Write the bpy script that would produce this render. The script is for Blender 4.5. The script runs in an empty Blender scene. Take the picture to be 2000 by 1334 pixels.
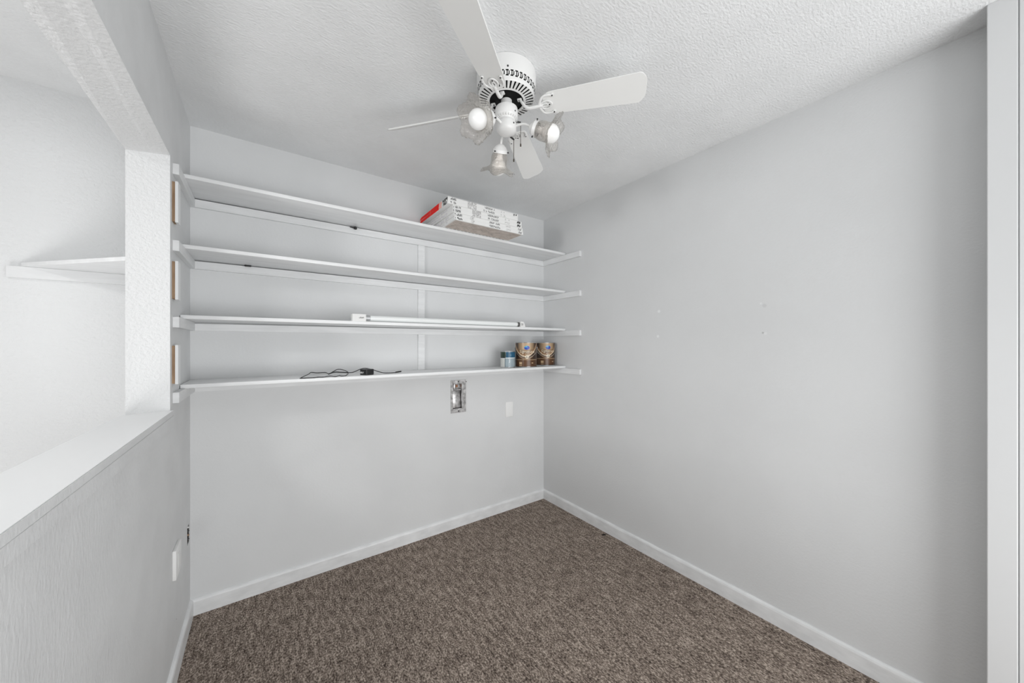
import bpy, bmesh, math, random
from mathutils import Vector, Matrix

# ------------------------------------------------------------------ camera, world, lights
S = bpy.context.scene
COL = S.collection
random.seed(7)

F_PX, YAW, CY, CAM_H = 684.57, 0.620012, 672.34, 1.35213
cam_d = bpy.data.cameras.new('camera')
cam = bpy.data.objects.new('camera', cam_d)
COL.objects.link(cam)
cam.location = (0, 0, CAM_H)
cam.rotation_euler = (math.pi/2, 0, -YAW)
cam_d.sensor_fit = 'HORIZONTAL'
cam_d.sensor_width = 36
cam_d.lens = F_PX/2000*36
cam_d.shift_y = (CY-667)/2000
cam_d.clip_start = 0.01
S.camera = cam

W = bpy.data.worlds.new('world')
S.world = W
W.use_nodes = True
bg = W.node_tree.nodes['Background']
bg.inputs[0].default_value = (0.93, 0.965, 1.0, 1)
bg.inputs[1].default_value = 0.12

def area(name, loc, target, sx, sy, power, col=(1, 1, 1)):
    l = bpy.data.lights.new(name, 'AREA')
    l.shape = 'RECTANGLE'; l.size = sx; l.size_y = sy; l.energy = power; l.color = col
    o = bpy.data.objects.new(name, l); COL.objects.link(o)
    o.location = loc
    o.rotation_euler = (Vector(target)-Vector(loc)).to_track_quat('-Z', 'Y').to_euler()
    return o
# daylight of the room behind the camera, window and ceiling lamp of the adjoining room, plus two added fills
area('daylight_behind', (0.95, -1.6, 0.95), (0.95, 1.2, 1.75), 2.4, 1.5, 56, (0.985, 0.995, 1))
l_ = area('adjoining_window', (-2.5, 0.45, 1.70), (1.2, 1.55, 1.88), 0.50, 0.50, 5.0, (1, 1, 1))
l_.data.spread = math.radians(75)
area('adjoining_up_fill', (-1.25, 1.25, 0.25), (-1.15, 1.30, 2.4), 1.1, 0.9, 14, (1, 1, 1))  # added unseen lamp, brightens header underside and adjoining ceiling from below
l_ = area('low_ceiling_fill', (0.9, -0.75, 0.25), (0.75, 2.3, 2.44), 1.6, 0.5, 2.4, (0.985, 0.995, 1))  # added fill lamp low behind the camera, brightens the ceiling
l_.data.spread = math.radians(120)
area('adjoining_ceiling_lamp', (-1.3, 0.55, 2.32), (-1.25, 0.65, 0.0), 0.30, 0.30, 11, (1, 0.99, 0.975))

S.view_settings.view_transform = 'Standard'
S.view_settings.look = 'None'
S.view_settings.gamma = 1
S.view_settings.use_curve_mapping = False
S.view_settings.exposure = 0.07

# ------------------------------------------------------------------ room numbers (metres)
XL, XR, YB, H = -0.29025, 2.02098, 2.35135, 2.44
XP = XL-0.12                       # far face of the partition
XFAR = -3.0
YN = -1.2                          # how far floor and ceiling go on behind the camera

# ------------------------------------------------------------------ materials
def lin(r, g=None, b=None):
    if g is None: g = b = r
    f = lambda c: ((c/255)/12.92 if c/255 <= 0.04045 else ((c/255+0.055)/1.055)**2.4)
    return (f(r), f(g), f(b), 1)

def mat(name, col, rough=0.6, metal=0.0, spec=0.5):
    m = bpy.data.materials.new(name); m.use_nodes = True
    b = m.node_tree.nodes['Principled BSDF']
    b.inputs['Base Color'].default_value = col if len(col) == 4 else (*col, 1)
    b.inputs['Roughness'].default_value = rough
    b.inputs['Metallic'].default_value = metal
    b.inputs['Specular IOR Level'].default_value = spec
    return m

def nd(m, t, **kw):
    n = m.node_tree.nodes.new(t)
    for k, v in kw.items(): setattr(n, k, v)
    return n

def lk(m, a, b): m.node_tree.links.new(a, b)

def objco(m, scale=(1, 1, 1)):
    tc = nd(m, 'ShaderNodeNewGeometry')
    mp = nd(m, 'ShaderNodeMapping'); mp.inputs['Scale'].default_value = scale
    lk(m, tc.outputs['Position'], mp.inputs['Vector'])
    return mp.outputs['Vector']

def bump(m, layers, dist=0.002):
    """layers: (scale vec, noise scale, detail, strength)"""
    prev = None
    for sc, ns, de, st in layers:
        n = nd(m, 'ShaderNodeTexNoise'); n.inputs['Scale'].default_value = ns
        n.inputs['Detail'].default_value = de
        lk(m, objco(m, sc), n.inputs['Vector'])
        b = nd(m, 'ShaderNodeBump'); b.inputs['Strength'].default_value = st
        b.inputs['Distance'].default_value = dist
        lk(m, n.outputs['Fac'], b.inputs['Height'])
        if prev: lk(m, prev.outputs['Normal'], b.inputs['Normal'])
        prev = b
    lk(m, prev.outputs['Normal'], m.node_tree.nodes['Principled BSDF'].inputs['Normal'])
    return prev

def mottle(m, c1, c2, scale, detail=3, sc=(1, 1, 1), lo=0.35, hi=0.65):
    n = nd(m, 'ShaderNodeTexNoise'); n.inputs['Scale'].default_value = scale
    n.inputs['Detail'].default_value = detail
    lk(m, objco(m, sc), n.inputs['Vector'])
    r = nd(m, 'ShaderNodeValToRGB')
    r.color_ramp.elements[0].position = lo; r.color_ramp.elements[0].color = c1
    r.color_ramp.elements[1].position = hi; r.color_ramp.elements[1].color = c2
    lk(m, n.outputs['Fac'], r.inputs['Fac'])
    lk(m, r.outputs['Color'], m.node_tree.nodes['Principled BSDF'].inputs['Base Color'])
    return r

def spots(m, base_out, pts):
    """small filler patches on a wall: (xyz, radius, colour)"""
    geo = nd(m, 'ShaderNodeNewGeometry')
    cur = base_out
    for p, rad, c in pts:
        d = nd(m, 'ShaderNodeVectorMath', operation='DISTANCE')
        lk(m, geo.outputs['Position'], d.inputs[0]); d.inputs[1].default_value = p
        r = nd(m, 'ShaderNodeMapRange', interpolation_type='SMOOTHSTEP')
        r.inputs['From Min'].default_value = rad*0.5; r.inputs['From Max'].default_value = rad
        r.inputs['To Min'].default_value = 1; r.inputs['To Max'].default_value = 0
        lk(m, d.outputs['Value'], r.inputs['Value'])
        mx = nd(m, 'ShaderNodeMix', data_type='RGBA')
        lk(m, r.outputs['Result'], mx.inputs['Factor'])
        lk(m, cur, mx.inputs['A']); mx.inputs['B'].default_value = c
        cur = mx.outputs['Result']
    lk(m, cur, m.node_tree.nodes['Principled BSDF'].inputs['Base Color'])

WALLC = 0.74
def wallcol(v): return (v*0.985, v*0.995, v, 1)

M = {}
M['wall'] = mat('wall_paint', wallcol(WALLC), 0.62, spec=0.3)
r_ = mottle(M['wall'], wallcol(WALLC*0.975), wallcol(WALLC*1.02), 2.5)
bump(M['wall'], [((1, 1, 1), 95, 3, 0.16), ((1, 1, 1), 14, 2, 0.10)], 0.003)
M['wall_r'] = mat('wall_paint_right', wallcol(WALLC), 0.62, spec=0.3)
r_ = mottle(M['wall_r'], wallcol(WALLC*0.95), wallcol(WALLC*0.985), 2.0)
spots(M['wall_r'], r_.outputs['Color'], [
    ((XR, 1.2497, 1.5581), 0.012, wallcol(0.84)), ((XR, 1.2566, 1.4014), 0.011, wallcol(0.84)),
    ((XR, 0.6847, 1.5427), 0.012, wallcol(0.64)), ((XR, 0.6912, 1.4088), 0.006, wallcol(0.50)),
    ((XR, 0.70, 1.555), 0.007, wallcol(0.78)), ((XR, 0.68, 1.405), 0.009, wallcol(0.77))])
bump(M['wall_r'], [((1, 1, 1), 110, 3, 0.30), ((1, 1, 1), 9, 2, 0.15)], 0.003)
M['wall_l'] = mat('wall_paint_left', wallcol(WALLC), 0.55, spec=0.35)
r_ = mottle(M['wall_l'], wallcol(WALLC*0.965), wallcol(WALLC*1.03), 6)
spots(M['wall_l'], r_.outputs['Color'], [
    ((XL, 2.005, 0.205), 0.004, wallcol(0.2)), ((XL, 1.90, 1.73), 0.003, wallcol(0.3))])
bump(M['wall_l'], [((1, 1, 0.45), 120, 3, 0.42), ((1, 1, 0.6), 35, 2, 0.2)], 0.003)
M['texwall'] = mat('textured_white_wall', wallcol(0.84), 0.6, spec=0.3)
bump(M['texwall'], [((1, 1, 1), 90, 4, 0.7), ((1, 1, 1), 30, 2, 0.3)], 0.005)
M['texpost'] = mat('textured_post_paint', wallcol(0.73), 0.6, spec=0.3)
bump(M['texpost'], [((1, 1, 1), 95, 4, 0.75), ((1, 1, 1), 30, 2, 0.3)], 0.0045)
M['ceil'] = mat('ceiling_paint', wallcol(0.87), 0.75, spec=0.2)
mottle(M['ceil'], wallcol(0.835), wallcol(0.87), 5)
bump(M['ceil'], [((1, 1.8, 1), 75, 4, 0.55), ((1.5, 1, 1), 26, 3, 0.30)], 0.005)
M['trim'] = mat('white_trim_paint', wallcol(0.86), 0.38, spec=0.5)
bump(M['trim'], [((1, 1, 6), 30, 2, 0.06)], 0.002)
M['base'] = mat('baseboard_paint', wallcol(0.84), 0.35, spec=0.5)
mottle(M['base'], wallcol(0.76), wallcol(0.87), 9, 4, (1, 1, 2.5))
bump(M['base'], [((1, 1, 3), 24, 4, 0.25)], 0.003)
M['shelf'] = mat('shelf_paint', wallcol(0.86), 0.40, spec=0.5)
mottle(M['shelf'], wallcol(0.82), wallcol(0.885), 10, 4, (0.25, 3, 3))
bump(M['shelf'], [((0.2, 4, 4), 30, 3, 0.12)], 0.002)
M['cleat'] = mat('cleat_paint', wallcol(0.82), 0.45, spec=0.4)
mottle(M['cleat'], wallcol(0.77), wallcol(0.84), 14, 4, (0.4, 0.4, 3))
M['rawwood'] = mat('raw_pine', lin(168, 128, 92), 0.7, spec=0.2)
mottle(M['rawwood'], lin(140, 114, 90), lin(170, 143, 116), 30, 3, (3, 3, 0.4))
M['fan'] = mat('fan_white_enamel', (0.84, 0.84, 0.83, 1), 0.28, spec=0.5)
M['blade'] = mat('blade_white', (0.83, 0.83, 0.815, 1), 0.42, spec=0.4)
bump(M['blade'], [((1, 1, 1), 200, 2, 0.04)], 0.001)
M['black'] = mat('black_void', (0.006, 0.006, 0.006, 1), 0.6, spec=0.2)
M['screw'] = mat('dark_screw', (0.05, 0.05, 0.05, 1), 0.35, metal=0.6)
M['chain'] = mat('aged_brass_chain', (0.12, 0.10, 0.08, 1), 0.4, metal=0.8)
M['bulb'] = mat('frosted_bulb', (0.93, 0.93, 0.92, 1), 0.22, spec=0.4)
M['chrome'] = mat('worn_chrome', (0.62, 0.61, 0.61, 1), 0.34, metal=1.0)
mottle(M['chrome'], (0.30, 0.295, 0.29, 1), (0.62, 0.61, 0.61, 1), 40, 3)
M['tin'] = mat('bare_tin', (0.66, 0.68, 0.69, 1), 0.25, metal=0.9)
M['plate'] = mat('white_plastic_plate', (0.87, 0.87, 0.86, 1), 0.3, spec=0.5)
M['paper'] = mat('white_carton', (0.84, 0.84, 0.83, 1), 0.55, spec=0.3)
M['red'] = mat('red_print', (0.85, 0.006, 0.002, 1), 0.5, spec=0.15)
M['orange'] = mat('light_red_print', lin(250, 120, 80), 0.45)
M['ink'] = mat('black_ink', (0.025, 0.025, 0.025, 1), 0.6)
M['greyink'] = mat('grey_ink', (0.30, 0.29, 0.29, 1), 0.6)
M['pinkink'] = mat('pale_mauve_print', lin(196, 190, 200), 0.6)
M['card'] = mat('grey_brown_cardboard', lin(178, 166, 158), 0.75, spec=0.2)
mottle(M['card'], lin(196, 184, 175), lin(218, 207, 199), 22, 3)
M['rubber'] = mat('black_plastic', (0.012, 0.012, 0.013, 1), 0.35, spec=0.5)
M['whiteink'] = mat('white_ink', (0.8, 0.8, 0.8, 1), 0.5)
M['tube'] = mat('milky_tube', (0.86, 0.885, 0.88, 1), 0.15, spec=0.6)
M['greycap'] = mat('grey_tube_cap', (0.13, 0.13, 0.125, 1), 0.4, metal=0.3)
M['palecap'] = mat('pale_tube_cap', (0.50, 0.51, 0.52, 1), 0.35, metal=0.4)
M['teal'] = mat('teal_lid_band', lin(16, 82, 112), 0.3, spec=0.5)

m = mat('carpet', (0.12, 0.1, 0.085, 1), 0.95, spec=0.05); M['carpet'] = m
n1 = nd(m, 'ShaderNodeTexNoise'); n1.inputs['Scale'].default_value = 170; n1.inputs['Detail'].default_value = 3
n1.inputs['Roughness'].default_value = 0.7
lk(m, objco(m, (1.0, 0.55, 1)), n1.inputs['Vector'])
n2 = nd(m, 'ShaderNodeTexNoise'); n2.inputs['Scale'].default_value = 60; n2.inputs['Detail'].default_value = 2
lk(m, objco(m, (1.0, 0.25, 1)), n2.inputs['Vector'])
n3 = nd(m, 'ShaderNodeTexNoise'); n3.inputs['Scale'].default_value = 3.0; n3.inputs['Detail'].default_value = 2
lk(m, objco(m), n3.inputs['Vector'])
ma = nd(m, 'ShaderNodeMath', operation='MULTIPLY_ADD')
lk(m, n2.outputs['Fac'], ma.inputs[0]); ma.inputs[1].default_value = 0.36; lk(m, n1.outputs['Fac'], ma.inputs[2])
mb = nd(m, 'ShaderNodeMath', operation='MULTIPLY_ADD')
lk(m, n3.outputs['Fac'], mb.inputs[0]); mb.inputs[1].default_value = 0.06; lk(m, ma.outputs[0], mb.inputs[2])
cr = nd(m, 'ShaderNodeValToRGB')
e = cr.color_ramp.elements
e[0].position = 0.53; e[0].color = lin(58, 50, 46)
e[1].position = 0.88; e[1].color = lin(208, 193, 180)
x = e.new(0.70); x.color = lin(134, 121, 111)
lk(m, mb.outputs[0], cr.inputs['Fac'])
lk(m, cr.outputs['Color'], m.node_tree.nodes['Principled BSDF'].inputs['Base Color'])
bp = nd(m, 'ShaderNodeBump'); bp.inputs['Strength'].default_value = 0.9; bp.inputs['Distance'].default_value = 0.006
lk(m, ma.outputs[0], bp.inputs['Height'])
lk(m, bp.outputs['Normal'], m.node_tree.nodes['Principled BSDF'].inputs['Normal'])

m = bpy.data.materials.new('crinkled_glass'); m.use_nodes = True; M['glass'] = m
nt = m.node_tree; nt.nodes.clear()
out = nd(m, 'ShaderNodeOutputMaterial'); mix = nd(m, 'ShaderNodeMixShader')
tr = nd(m, 'ShaderNodeBsdfTransparent'); tr.inputs[0].default_value = (0.95, 0.935, 0.92, 1)
gl = nd(m, 'ShaderNodeBsdfGlossy'); gl.inputs['Roughness'].default_value = 0.12
gl.inputs[0].default_value = (0.95, 0.94, 0.92, 1)
lw = nd(m, 'ShaderNodeLayerWeight'); lw.inputs['Blend'].default_value = 0.35
ns = nd(m, 'ShaderNodeTexNoise'); ns.inputs['Scale'].default_value = 120; ns.inputs['Detail'].default_value = 2
lk(m, objco(m), ns.inputs['Vector'])
bb = nd(m, 'ShaderNodeBump'); bb.inputs['Strength'].default_value = 0.9; bb.inputs['Distance'].default_value = 0.006
lk(m, ns.outputs['Fac'], bb.inputs['Height'])
lk(m, bb.outputs['Normal'], gl.inputs['Normal']); lk(m, bb.outputs['Normal'], lw.inputs['Normal'])
lk(m, lw.outputs['Facing'], mix.inputs[0]); lk(m, tr.outputs[0], mix.inputs[1]); lk(m, gl.outputs[0], mix.inputs[2])
lk(m, mix.outputs[0], out.inputs[0])

def vcol_mat(name, rough, metal=0.0):
    m = mat(name, (0.5, 0.5, 0.5, 1), rough, metal)
    a = nd(m, 'ShaderNodeVertexColor'); a.layer_name = 'print'
    lk(m, a.outputs['Color'], m.node_tree.nodes['Principled BSDF'].inputs['Base Color'])
    return m
M['label'] = vcol_mat('printed_can_label', 0.3)
M['qlabel'] = vcol_mat('printed_small_can_label', 0.3)

# ------------------------------------------------------------------ mesh helpers
ORI = {}
STUFF = {'printing', 'small_print', 'end_print', 'underside_print', 'dash_print', 'lettering', 'vent_collar'}
def new(): return bmesh.new()

def add_box(bm, lo, hi, bev=0.0, seg=2):
    lo, hi = Vector(lo), Vector(hi)
    r = bmesh.ops.create_cube(bm, size=1)
    vs = r['verts']
    for v in vs:
        v.co = Vector([(lo[i]+hi[i])/2 + v.co[i]*(hi[i]-lo[i]) for i in range(3)])
    if bev:
        es = list({e for v in vs for e in v.link_edges})
        bmesh.ops.bevel(bm, geom=es, offset=bev, segments=seg, affect='EDGES', profile=0.5)
    return vs

def add_lathe(bm, prof, origin, axis=(0, 0, 1), n=48, cap=True):
    """prof: list of (r, t) along axis from origin"""
    q = Vector((0, 0, 1)).rotation_difference(Vector(axis).normalized())
    o = Vector(origin)
    rings = []
    for r, t in prof:
        if r < 1e-6:
            rings.append([bm.verts.new(o + q @ Vector((0, 0, t)))])
        else:
            rings.append([bm.verts.new(o + q @ Vector((r*math.cos(2*math.pi*i/n), r*math.sin(2*math.pi*i/n), t))) for i in range(n)])
    for a, b in zip(rings, rings[1:]):
        for i in range(n):
            j = (i+1) % n
            if len(a) == 1 and len(b) == 1: continue
            if len(a) == 1: bm.faces.new((a[0], b[j], b[i]))
            elif len(b) == 1: bm.faces.new((a[i], a[j], b[0]))
            else: bm.faces.new((a[i], a[j], b[j], b[i]))
    if cap:
        for r in (rings[0], rings[-1]):
            if len(r) > 2: bm.faces.new(r if r is rings[-1] else r[::-1])

def smooth_path(pts, k=6):
    P = [Vector(p) for p in pts]; out = []
    for i in range(len(P)-1):
        p0 = P[max(i-1, 0)]; p1 = P[i]; p2 = P[i+1]; p3 = P[min(i+2, len(P)-1)]
        for j in range(k):
            t = j/k
            out.append(0.5*((2*p1)+(p2-p0)*t+(2*p0-5*p1+4*p2-p3)*t*t+(3*p1-p0-3*p2+p3)*t*t*t))
    out.append(P[-1])
    return out

def add_tube(bm, pts, r, n=8, squash=1.0):
    P = [Vector(p) for p in pts]
    rad = r if callable(r) else (lambda t: r)
    up = Vector((0, 0, 1)); rings = []
    for i, p in enumerate(P):
        d = (P[min(i+1, len(P)-1)]-P[max(i-1, 0)]).normalized()
        if abs(d.dot(up)) > 0.98: up = Vector((1, 0, 0)) if abs(d.x) < 0.9 else Vector((0, 1, 0))
        s = d.cross(up).normalized(); u = s.cross(d).normalized(); up = u
        rr = rad(i/(len(P)-1))
        rings.append([bm.verts.new(p + s*rr*math.cos(2*math.pi*k/n) + u*rr*squash*math.sin(2*math.pi*k/n)) for k in range(n)])
    for a, b in zip(rings, rings[1:]):
        for i in range(n):
            j = (i+1) % n
            bm.faces.new((a[i], a[j], b[j], b[i]))
    bm.faces.new(rings[0][::-1]); bm.faces.new(rings[-1])

def add_prism(bm, outline, z0, z1, fn=lambda p: p):
    a = [bm.verts.new(fn(Vector((x, y, z0)))) for x, y in outline]
    b = [bm.verts.new(fn(Vector((x, y, z1)))) for x, y in outline]
    n = len(a)
    bm.faces.new(a[::-1]); bm.faces.new(b)
    for i in range(n):
        j = (i+1) % n
        bm.faces.new((a[i], a[j], b[j], b[i]))

def grid_wall(bm, fn, us, vs, holes, t0, t1):
    """slab with rectangular holes; fn maps (u, v, t) to xyz; holes: set of (i, j) cells left empty"""
    cache = {}
    def V(i, j, k):
        if (i, j, k) not in cache: cache[i, j, k] = bm.verts.new(fn(us[i], vs[j], (t0, t1)[k]))
        return cache[i, j, k]
    nu, nv = len(us)-1, len(vs)-1
    full = lambda i, j: 0 <= i < nu and 0 <= j < nv and (i, j) not in holes
    for i in range(nu):
        for j in range(nv):
            if not full(i, j): continue
            bm.faces.new((V(i, j, 0), V(i+1, j, 0), V(i+1, j+1, 0), V(i, j+1, 0)))
            bm.faces.new((V(i, j, 1), V(i, j+1, 1), V(i+1, j+1, 1), V(i+1, j, 1)))
            for di, dj, a, b in ((-1, 0, (i, j), (i, j+1)), (1, 0, (i+1, j), (i+1, j+1)), (0, -1, (i, j), (i+1, j)), (0, 1, (i, j+1), (i+1, j+1))):
                if not full(i+di, j+dj):
                    bm.faces.new((V(*a, 0), V(*b, 0), V(*b, 1), V(*a, 1)))

def obj(name, bm, m, parent=None, origin=None, smooth=None, kind=None):
    bmesh.ops.recalc_face_normals(bm, faces=bm.faces[:])
    if parent is not None: o_ = ORI[parent.name]
    elif origin is not None: o_ = Vector(origin)
    else:
        lo = Vector([min(v.co[i] for v in bm.verts) for i in range(3)])
        hi = Vector([max(v.co[i] for v in bm.verts) for i in range(3)])
        o_ = Vector(((lo.x+hi.x)/2, (lo.y+hi.y)/2, lo.z))
    for v in bm.verts: v.co -= o_
    me = bpy.data.meshes.new(name)
    bm.to_mesh(me); bm.free()
    for mm in (m if isinstance(m, (list, tuple)) else [m]): me.materials.append(mm)
    o = bpy.data.objects.new(name, me); COL.objects.link(o)
    if parent is not None: o.parent = parent
    else: o.location = o_
    ORI[o.name] = o_
    if smooth:
        me.polygons.foreach_set('use_smooth', [True]*len(me.polygons))
        me.set_sharp_from_angle(angle=math.radians(smooth))
    if kind: o['kind'] = kind
    if name in STUFF: o['kind'] = 'stuff'
    return o

def fuse(o, vox):
    md = o.modifiers.new('r', 'REMESH'); md.mode = 'VOXEL'; md.voxel_size = vox; md.use_smooth_shade = True
    dg = bpy.context.evaluated_depsgraph_get()
    me = bpy.data.meshes.new_from_object(o.evaluated_get(dg)); nm = o.data.name
    o.modifiers.clear(); old = o.data; o.data = me; bpy.data.meshes.remove(old); me.name = nm
    me.polygons.foreach_set('use_smooth', [True]*len(me.polygons))
    return o

def thing(name, loc, label, cat, group=None):
    o = bpy.data.objects.new(name, None); COL.objects.link(o); o.location = loc
    o.empty_display_size = 0.05
    ORI[o.name] = Vector(loc)
    return tag(o, label, cat, group)

def tag(o, label, cat, group=None):
    o['label'] = label; o['category'] = cat
    if group: o['group'] = group
    return o

def struct(name, bm, m, label=None, cat=None, parent=None, **kw):
    o = obj(name, bm, m, parent, **kw)
    o['kind'] = 'structure'
    if label: tag(o, label, cat)
    return o

def boxo(name, lo, hi, m, parent=None, bev=0.0, **kw):
    bm = new(); add_box(bm, lo, hi, bev)
    return obj(name, bm, m, parent, **kw)

# ------------------------------------------------------------------ structure
bm = new(); add_box(bm, (XFAR, YN, -0.08), (XR+0.1, YB, 0))
struct('floor', bm, M['carpet'], 'grey brown cut pile carpet covering the whole floor', 'floor')
bm = new(); add_box(bm, (XFAR, YN, H), (XR+0.1, YB+0.1, H+0.08))
struct('ceiling', bm, M['ceil'], 'white ceiling with brushed plaster texture, above the fan', 'ceiling')

# back wall with the cut-out behind the chrome fixture
FX0, FX1, FZ0, FZ1 = 1.1400, 1.2160, 0.8750, 1.0640
bm = new()
grid_wall(bm, lambda u, v, t: Vector((u, t, v)), [XP+0.06, FX0, FX1, XR+0.1], [0, FZ0, FZ1, H], {(1, 1)}, YB, YB+0.1)
struct('wall_back', bm, M['wall'], 'light grey wall behind the long shelves', 'wall')
bm = new(); add_box(bm, (XFAR, YB, 0), (XP+0.06, YB+0.1, H))
struct('wall_alcove', bm, M['texwall'], 'bright textured wall seen through the opening at left', 'wall')
bm = new(); add_box(bm, (XR, YN, 0), (XR+0.1, YB, H))
struct('wall_right', bm, M['wall_r'], 'bare light grey wall on the right with filled nail holes', 'wall')
bm = new(); add_box(bm, (XFAR-0.1, YN, 0), (XFAR, YB+0.1, H))
struct('wall_far_left', bm, M['texwall'], 'far side wall of the adjoining room', 'wall')

# partition with the pass-through opening and the open outlet hole
OY0, OY1, OZ0, OZ1 = 0.25, 1.883, 1.072, 2.07
HY0, HY1, HZ0, HZ1 = 2.268, 2.328, 0.385, 0.475
bm = new()
us = [YN, OY0, OY1, HY0, HY1, YB]; vs = [0, HZ0, HZ1, OZ0, OZ1, H]
def part_fn(u, v, t):
    z = v
    if abs(v-OZ1) < 1e-6:
        far = min(max((u-OY0)/(OY1-OY0), 0), 1)
        k = (t-XP)/(XL-XP)
        z = (2.058+far*0.029)*k + (2.064+far*0.008)*(1-k)
    return Vector((t, u, z))
# the hole only on the room side: two layers
holes = {(1, 3)}
grid_wall(bm, part_fn, us, vs, holes, XL-0.05, XP)
grid_wall(bm, part_fn, us, vs, holes | {(3, 1)}, XL, XL-0.05)
bmesh.ops.remove_doubles(bm, verts=bm.verts[:], dist=1e-5)
bmesh.ops.delete(bm, geom=[f for f in bm.faces if all(abs(v.co.x-(XL-0.05)) < 1e-6 for v in f.verts)
                           and not (HY0-1e-4 < f.calc_center_median().y < HY1+1e-4 and HZ0 < f.calc_center_median().z < HZ1)], context='FACES')
wl = struct('wall_left', bm, [M['wall_l'], M['texpost']], 'partition wall on the left with the large pass-through opening', 'wall')
for p in wl.data.polygons:
    c = p.center + wl.location
    if c.x < XL-0.005: p.material_index = 1

# sill board and apron of the pass-through
bm = new()
sill = [(-0.2790, 1.884, 1.0945), (-0.4200, 1.884, 1.0905), (-0.4330, 0.30, 1.100), (-0.2765, 0.30, 1.1080)]
a = [bm.verts.new((x_, y_, z_)) for x_, y_, z_ in sill]
b = [bm.verts.new((x_, y_, z_-0.0195)) for x_, y_, z_ in sill]
bm.faces.new(a); bm.faces.new(b[::-1])
for i in range(4):
    j = (i+1) % 4; bm.faces.new((a[i], a[j], b[j], b[i]))
bmesh.ops.bevel(bm, geom=bm.edges[:], offset=0.0015, segments=2, affect='EDGES')
tr1 = struct('trim_1', bm, [M['trim'], M['wall_l']], 'white wooden sill board on top of the half wall', 'sill')
for p in tr1.data.polygons:
    if p.normal.x > 0.9: p.material_index = 1
bm = new()
ya_, yb_, o_ = 0.30, 1.90, 0.0085
cs = [[bm.verts.new(p) for p in ((XL, y_, zl), (XL+o_, y_, zl), (XL+o_, y_, zh-0.0015), (XL+o_-0.0015, y_, zh), (XL, y_, zh))] for y_, zl, zh in ((ya_, 1.0630, 1.0855), (yb_, 1.0280, 1.0720))]
for k in range(5):
    j = (k+1) % 5; bm.faces.new((cs[0][k], cs[0][j], cs[1][j], cs[1][k]))
bm.faces.new(cs[0]); bm.faces.new(cs[1][::-1])
struct('trim_2', bm, M['wall_l'], 'narrow apron moulding under the sill board', 'trim')

# right-hand jamb next to the camera
bm = new(); add_box(bm, (1.905, -0.14, 0), (XR, 0.026, H))
struct('wall_front', bm, M['wall'], 'short return of wall behind the right door jamb', 'wall')
bm = new()
add_box(bm, (1.893, -0.0270, 0), (1.9048, 0.0300, H), 0.002)
add_box(bm, (1.899, -0.14, 0), (1.9048, -0.0300, H), 0.001)
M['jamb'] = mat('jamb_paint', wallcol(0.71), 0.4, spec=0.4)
struct('trim_3', bm, M['jamb'], 'white door jamb at the right edge of the view', 'door jamb')

# baseboards
def baseboard(name, p0, p1, nrm, m, label, h=0.081, t=0.013):
    bm = new()
    p0, p1, nrm = Vector(p0), Vector(p1), Vector(nrm)
    prof = [(0, 0), (t, 0), (t, h-0.014), (t*0.82, h-0.006), (t*0.35, h-0.001), (0, h)]
    L = (p1-p0).length; K = max(2, int(L/0.08)); rows = []
    for i in range(K+1):
        p = p0.lerp(p1, i/K)
        w = 0.0010*math.sin(i*1.7)+0.0006*math.sin(i*3.1)
        rows.append([bm.verts.new(p + nrm*(d+(w*0.4 if d > 0 else 0)) + Vector((0, 0, z+(w if z > 0.05 else 0)))) for d, z in prof])
    for a, b in zip(rows, rows[1:]):
        for k in range(len(prof)):
            j = (k+1) % len(prof)
            bm.faces.new((a[k], a[j], b[j], b[k]))
    bm.faces.new(rows[0]); bm.faces.new(rows[-1][::-1])
    return struct(name, bm, m, label, 'baseboard')
baseboard('baseboard_back', (XL, YB, 0), (XR, YB, 0), (0, -1, 0), M['base'], 'white baseboard along the wall below the shelves')
baseboard('baseboard_right', (XR, YB, 0), (XR, 0.026, 0), (-1, 0, 0), M['base'], 'white baseboard along the bare right wall')
baseboard('baseboard_left', (XL, YB-0.013, 0), (XL, YN, 0), (1, 0, 0), M['base'], 'white caulked baseboard along the partition wall', 0.084, 0.014)

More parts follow.
